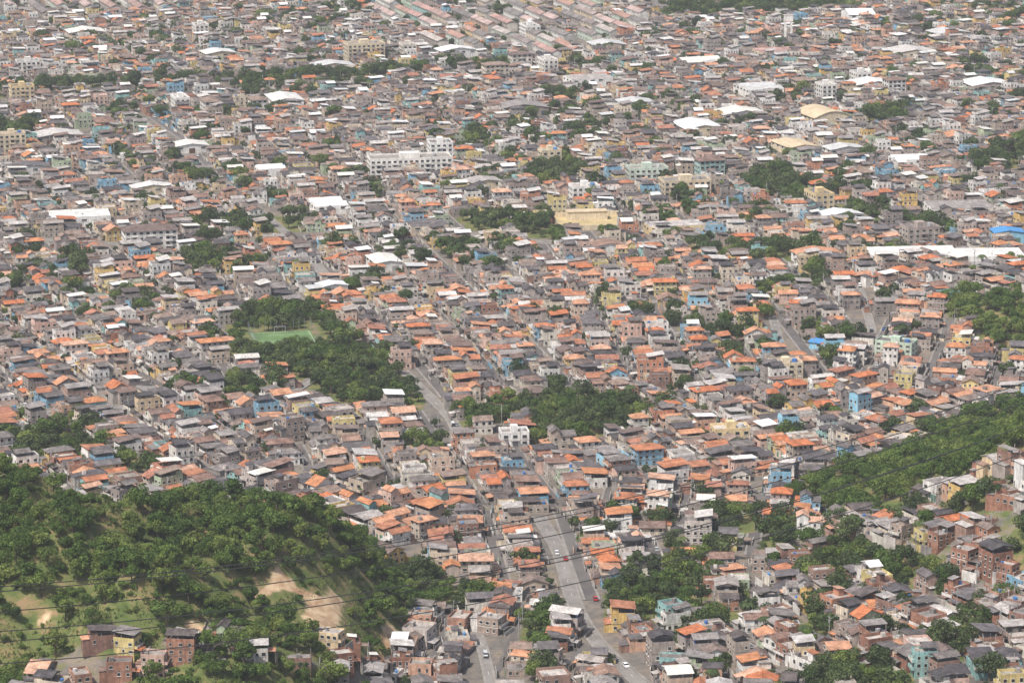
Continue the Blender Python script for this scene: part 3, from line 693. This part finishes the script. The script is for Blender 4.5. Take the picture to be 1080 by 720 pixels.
def make_bus():
    b=MB(); b.box(-5.5,-1.25,.45,5.5,1.25,3.0,0); b.box(-5.2,-1.27,1.5,5.2,1.27,2.4,1); b.box(-5.53,-1.1,1.4,-5.4,1.1,2.6,1); b.box(-2,-.8,3,1,.8,3.25,0)
    for wx in (-3.6,3.4):
        for s in (-1,1):
            b.tube((wx,s*.9,.48),(wx,s*1.28,.48),.48,.48,2,12); b.q([(wx+.48*math.cos(t*math.pi/4),s*1.28,.48+.48*math.sin(t*math.pi/4)) for t in range(8)],2)
    return b.mesh('bus',[CP,M['glass'],TY])
BUS=make_bus()
def vehicle(x,y,ang,zo=.1):
    k=R.random(); me=CARS[0] if k<.85 else CARS[1]
    place(me,'parked_car' if k<.85 else 'parked_van',x,y,tz(x,y)+zo,ang,(.75,.75,.75))
for (P,d,w) in ROADPTS:
    if not in_view(P[0],P[1],0): continue
    L=np.linalg.norm(d); d=d/(L+1e-9); n=np.array([-d[1],d[0]])
    for s in (-1,1):
        if R.random()<(.05 if w<8 else .25):
            q=P+n*s*(w/2-.8); vehicle(q[0],q[1],math.atan2(d[1],d[0])+(math.pi if s>0 else 0),.23)
    if w>8 and R.random()<.025:
        q=P+n*(w/4); place(BUS,'bus',q[0],q[1],tz(*q)+.23,math.atan2(d[1],d[0]),(.9,.9,.9))
def make_pole():
    b=MB(); b.cyl(0,0,-1,9,.17,0,8,.1); b.box(-1.1,-.06,8.2,1.1,.06,8.35,0); b.box(-.8,-.05,7.5,.8,.05,7.62,0)
    for px in (-1,-.4,.4,1): b.cyl(px,0,8.35,8.6,.05,1,6)
    b.tube((0,0,7.8),(0,-2,8.5),.04,.04,1,5); b.box(-.15,-2.5,8.45,.15,-1.9,8.56,1); b.cyl(.35,0,6.4,7.2,.25,1,8)
    return b.mesh('utility_pole',[POLE,STEEL])
PL=make_pole()

# ------------------------------------------------ estate rows
RN=(4,6,7,5,8); ROWS=[rowblock(n,wm,n) for n,wm in zip(RN,('creamwall','greenwall','whitewall','wall','wall'))]; RLEN=[n*5.5*.9 for n in RN]
def local(th): return (math.sin(th),-math.cos(th)),(math.cos(th),math.sin(th))
th=math.radians(18); vv,uu=local(th)
for P in ESTATE:
    c=P.mean(0)
    for i in range(-34,35):
        k=-400+R.uniform(0,30)
        while k<400:
            j=R.randrange(5); L=RLEN[j]; cx_=c[0]+uu[0]*i*17+vv[0]*(k+L/2); cy_=c[1]+uu[1]*i*17+vv[1]*(k+L/2)
            if inpoly(P,cx_,cy_) and in_view(cx_,cy_) and not inrects(cx_,cy_,6) and roaddist(cx_,cy_)>12:
                t_=R.random()
                if t_<.07:
                    for q in range(6): tree(cx_+R.uniform(-6,6),cy_+R.uniform(-12,12),R.uniform(.8,1.3))
                elif t_<.27:
                    o=-L/2+3
                    while o<L/2-2:
                        for s in (-1,1):
                            key=pick(WFAR); place(R.choice(PROTO[key]),NAMES[key],cx_+vv[0]*o+uu[0]*s*3.6,cy_+vv[1]*o+uu[1]*s*3.6,tz(cx_,cy_),th+R.choice([0,math.pi/2]),(.75,.68,.8))
                        o+=6.5
                else: place(ROWS[j],'row_houses',cx_,cy_,tz(cx_,cy_),th+R.uniform(-.03,.03),(R.uniform(.7,.85),.9,R.uniform(.85,1.1)))
                for q in range(4):
                    if R.random()<.5:
                        o=R.uniform(-L/2,L/2); tree(cx_+uu[0]*8.5+vv[0]*o,cy_+uu[1]*8.5+vv[1]*o,R.uniform(.5,.95))
            k+=L+R.choice([3,4,10])

# ------------------------------------------------ districts
SEEDS=[(-330,2000,17),(-120,1850,20),(120,2000,14),(350,2050,24),(0,2300,18),(-250,2350,18),(330,2380,20),(-300,1650,19),(-60,1620,15),(150,1720,10),(330,1720,22),
 (-220,1420,21),(-60,1380,14),(90,1400,8),(240,1470,16),(240,1330,28),(-170,1230,24),(-40,1200,13),(90,1220,6),(190,1180,-14),
 (-130,1080,28),(-20,1040,12),(80,1080,20),(160,1080,38),(-70,980,40),(20,940,5),(80,980,-6),(130,930,30),(60,870,12),(0,860,-8),(110,830,22),(40,790,4),(170,850,35),(-5,780,8),(165,780,15)]
SA=np.array([(s[0],s[1]) for s in SEEDS])
def cell(x,y):
    wx=x+7*math.sin(y/31.0); wy=y+9*math.sin(x/27.0)
    d=np.hypot(SA[:,0]-wx,SA[:,1]-wy); o=np.argpartition(d,1)[:2]
    a,b_=(o[0],o[1]) if d[o[0]]<d[o[1]] else (o[1],o[0]); return int(a),float(d[b_]-d[a])
street=MB(); nh=0
BRZ=poly([(860,510),(1100,450),(1100,740),(900,740),(850,640)])
for si,(sx,sy,deg) in enumerate(SEEDS):
    th=math.radians(deg); vv,uu=local(th); favela=sy<900
    LW=5.25 if not favela else 5.1; D=10.6 if not favela else 9.0; SWd=3.7 if not favela else 2.4; PER=2*D+SWd; ext=330
    ni=int(ext/PER)+1
    for i in range(-ni,ni+1):
        uc=i*PER; pts=[]
        vs=np.arange(-ext,ext+.1,8.0)
        def flush(pts):
            if len(pts)>3: ribbon(street,pts,SWd-.8 if favela else SWd,.08,(0,1),not favela)
        for v in vs:
            x=sx+uu[0]*uc+vv[0]*v; y=sy+uu[1]*uc+vv[1]*v; c,dm=cell(x,y)
            ok=c==si and in_view(x,y,25) and not inrects(x,y,1) and lefthill(x,y)<1 and righthill(x,y)<22 and roaddist(x,y)>1 and not veg(x,y)
            if ok: pts.append((x,y))
            else: flush(pts); pts=[]
            if ok:
                if R.random()<.06:
                    s=R.choice([-1,1]); o=s*(SWd/2-.8); vehicle(x+uu[0]*o,y+uu[1]*o,math.atan2(vv[1],vv[0])+(0 if s>0 else math.pi),.1)
                if R.random()<.16:
                    o=(SWd/2+.5); place(PL,'utility_pole',x+uu[0]*o,y+uu[1]*o,tz(x,y),th+math.pi/2,(.85,.85,.85))
                if R.random()<.10: tree(x+uu[0]*(SWd/2+.8),y+uu[1]*(SWd/2+.8),R.uniform(.4,.75))
        flush(pts)
        for s in (-1,1):
            v=-ext; cnt=R.randrange(18)
            while v<ext:
                cnt+=1
                if cnt%19==0: v+=5.0
                lw=LW*R.choice([R.uniform(.82,1.15),R.uniform(.9,1.1),1.4]); v+=lw/2; vc=v; v+=lw/2
                uo=uc+s*(SWd/2+D/2+R.uniform(-1.1,1.1)+.5)
                x=sx+uu[0]*uo+vv[0]*vc; y=sy+uu[1]*uo+vv[1]*vc
                if favela: x+=R.uniform(-1,1); y+=R.uniform(-1,1)
                if not in_view(x,y): continue
                c,dm=cell(x,y)
                if c!=si or dm<1.4: continue
                if lefthill(x,y)>1.0 or roaddist(x,y)<2.8 or inrects(x,y,3.0) or veg(x,y): continue
                if any(inpoly(P,x,y) for P in ESTATE): continue
                g=math.sin(x/37.0+1.7*math.sin(y/51.0))+math.sin(y/43.0-x/63.0)+.5*math.sin(x/17.0+y/23.0)
                far=y>1300; brz=inpoly(BRZ,x,y)
                pt=(.065 if far else .035)+((.36 if far else .25) if g>1.25 else ((.11 if far else .07) if g>.65 else 0))
                if favela or brz: pt+=.06
                if R.random()<pt:
                    for k in range(R.choice([1,2,3])): tree(x+R.uniform(-3,3),y+R.uniform(-3,3),R.uniform(.7,1.3),R.choice('cch'))
                    if R.random()<.3: tree(x,y,.9,'p',None,'palm_tree')
                    continue
                if favela or brz: w=WBR if (brz and R.random()<.5) else WFAV
                elif y>1420: w=WFAR
                elif (x>20 and y<1350) or y<1010: w=WOR if R.random()<.85 else WMID
                else: w=WMID if g>-.6 else WOR
                key=pick(w); pl=PROTO[key]
                rot=math.atan2(-uu[1]*s,-uu[0]*s)+math.pi/2
                rot+=(R.uniform(-.06,.06)+R.choice([0,0,0,0,math.pi])) if not (favela or brz) else R.uniform(-.3,.3)+(R.choice([0,0,1])*math.pi/2)
                sc=lw/6.75*R.uniform(.92,1.04); base=.77
                place(R.choice(pl),NAMES[key],x,y,tz(x,y),rot,(sc,base*R.uniform(.8,1.08)*(.9 if favela else 1),base*R.uniform(.88,1.22))); nh+=1
                if R.random()<(.25 if far else .19):
                    o=s*(D/2-.6); tree(x+uu[0]*o,y+uu[1]*o,R.uniform(.4,.9))
place(street.mesh('residential_streets',[ASPH,KERB]),'residential_streets',0,0,0)
x0,y0=HOUSESTRIP.min(0);x1,y1=HOUSESTRIP.max(0); done=[]
for t in range(900):
    x=R.uniform(x0,x1);y=R.uniform(y0,y1)
    if inpoly(HOUSESTRIP,x,y) and all(math.hypot(x-a,y-b)>6.6 for a,b in done):
        done.append((x,y)); key=pick(WBR if R.random()<.7 else WFAV); place(R.choice(PROTO[key]),NAMES[key],x,y,tz(x,y)-.5,R.uniform(-.4,.4)+R.choice([0,1.57]),(.76,.65,.72))
        if R.random()<.6: tree(x+R.uniform(-5,5),y+4.5,R.uniform(.4,.8),'h')
print('houses',nh,'trees',ntree)

# ------------------------------------------------ power line
def pt(u,v,d):
    dx=(u-540)/FPX; dy=(360-v)/FPX; Yd=math.cos(PITCH)+dy*math.sin(PITCH); t=d/Yd
    return Vector((dx*t,d,CAMZ+(-math.sin(PITCH)+dy*math.cos(PITCH))*t))
A0=pt(0,640,600); B0=pt(1080,440,760); dv=(B0-A0); pa=A0-dv*.35; pb=B0+dv*.3
pa.z=A0.z+13; pb.z=B0.z+14
hn=Vector((dv.y,-dv.x,0)).normalized()
cab=empty('power_line_cables')
def cable(p,q,sag):
    b=MB(); n=60; P=[p.lerp(q,i/n)-Vector((0,0,sag*4*(i/n)*(1-i/n))) for i in range(n+1)]
    for i in range(n): b.tube(P[i],P[i+1],.12,.12,0,4)
    o=place(b.mesh('cable',[CABLE]),'cable',0,0,0); o.parent=cab
for (h,z,sg) in ((-7,0,24),(7,0.6,25),(-6,6.5,23.5),(6,7.1,25),(-5,12.5,24),(4.5,13,22)):
    cable(pa+hn*h+Vector((0,0,z-6)),pb+hn*h+Vector((0,0,z-6)),sg)
def pylon(p):
    b=MB(); g=tz(p.x,p.y); H=p.z+12-g
    L=[(s*4,t*4,0) for s in(-1,1) for t in (-1,1)]
    for a in L: b.tube(a,(a[0]*.2,a[1]*.2,H),.2,.12,0,4)
    n=9
    for i in range(n):
        z0=H*i/n; z1=H*(i+1)/n; k0=4*(1-.8*i/n); k1=4*(1-.8*(i+1)/n)
        for s in (-1,1):
            b.tube((-k0,s*k0,z0),(k1,s*k1,z1),.08,.08,0,3); b.tube((k0,s*k0,z0),(-k1,s*k1,z1),.08,.08,0,3)
            b.tube((s*k0,-k0,z0),(s*k1,k1,z1),.08,.08,0,3); b.tube((s*k0,k0,z0),(s*k1,-k1,z1),.08,.08,0,3)
    for z in (H-18,H-11,H-5):
        b.tube((-8,0,z),(8,0,z),.15,.15,0,4); b.tube((-8,0,z),(0,0,z+2.5),.1,.1,0,4); b.tube((8,0,z),(0,0,z+2.5),.1,.1,0,4)
    place(b.mesh('pylon',[STEEL]),'electricity_pylon',p.x,p.y,g,math.atan2(hn.y,hn.x))
pylon(pa); pylon(pb)

# ------------------------------------------------ haze
b=MB(); b.box(-1800,-60,-60,1800,3600,330,0)
m=bpy.data.materials.new('haze_air'); m.use_nodes=True; nt=m.node_tree; nt.nodes.remove(nt.nodes['Principled BSDF'])
vs_=nt.nodes.new('ShaderNodeVolumeScatter'); vs_.inputs['Color'].default_value=(.88,.93,1,1); vs_.inputs['Density'].default_value=.00007; vs_.inputs['Anisotropy'].default_value=0.0
nt.links.new(vs_.outputs[0],nt.nodes['Material Output'].inputs['Volume'])
place(b.mesh('haze',[m]),'haze',0,0,0)

# ------------------------------------------------ light, camera
el=math.radians(57); az=math.radians(222)
sd_=Vector((math.sin(az)*math.cos(el),math.cos(az)*math.cos(el),math.sin(el)))
L=bpy.data.lights.new('sun','SUN'); L.energy=4.7; L.angle=math.radians(2.5); L.color=(1,.95,.89)
o=bpy.data.objects.new('sun',L); o.rotation_euler=sd_.to_track_quat('Z','Y').to_euler(); COL.objects.link(o)
w=bpy.data.worlds.new('World'); S.world=w; w.use_nodes=True; nt=w.node_tree; bg=nt.nodes['Background']
sk=nt.nodes.new('ShaderNodeTexSky'); sk.sky_type='NISHITA'; sk.sun_disc=False; sk.sun_elevation=el; sk.sun_rotation=az; sk.dust_density=4
nt.links.new(sk.outputs[0],bg.inputs[0]); bg.inputs[1].default_value=.14
cam=bpy.data.cameras.new('camera'); cam.lens=FPX/1080*36; cam.sensor_width=36; cam.clip_end=30000; cam.clip_start=1
co=bpy.data.objects.new('camera',cam); co.location=(0,0,CAMZ); co.rotation_euler=(math.pi/2-PITCH,0,0); COL.objects.link(co); S.camera=co
S.view_settings.view_transform='Standard'; S.view_settings.look='None'; S.view_settings.exposure=0
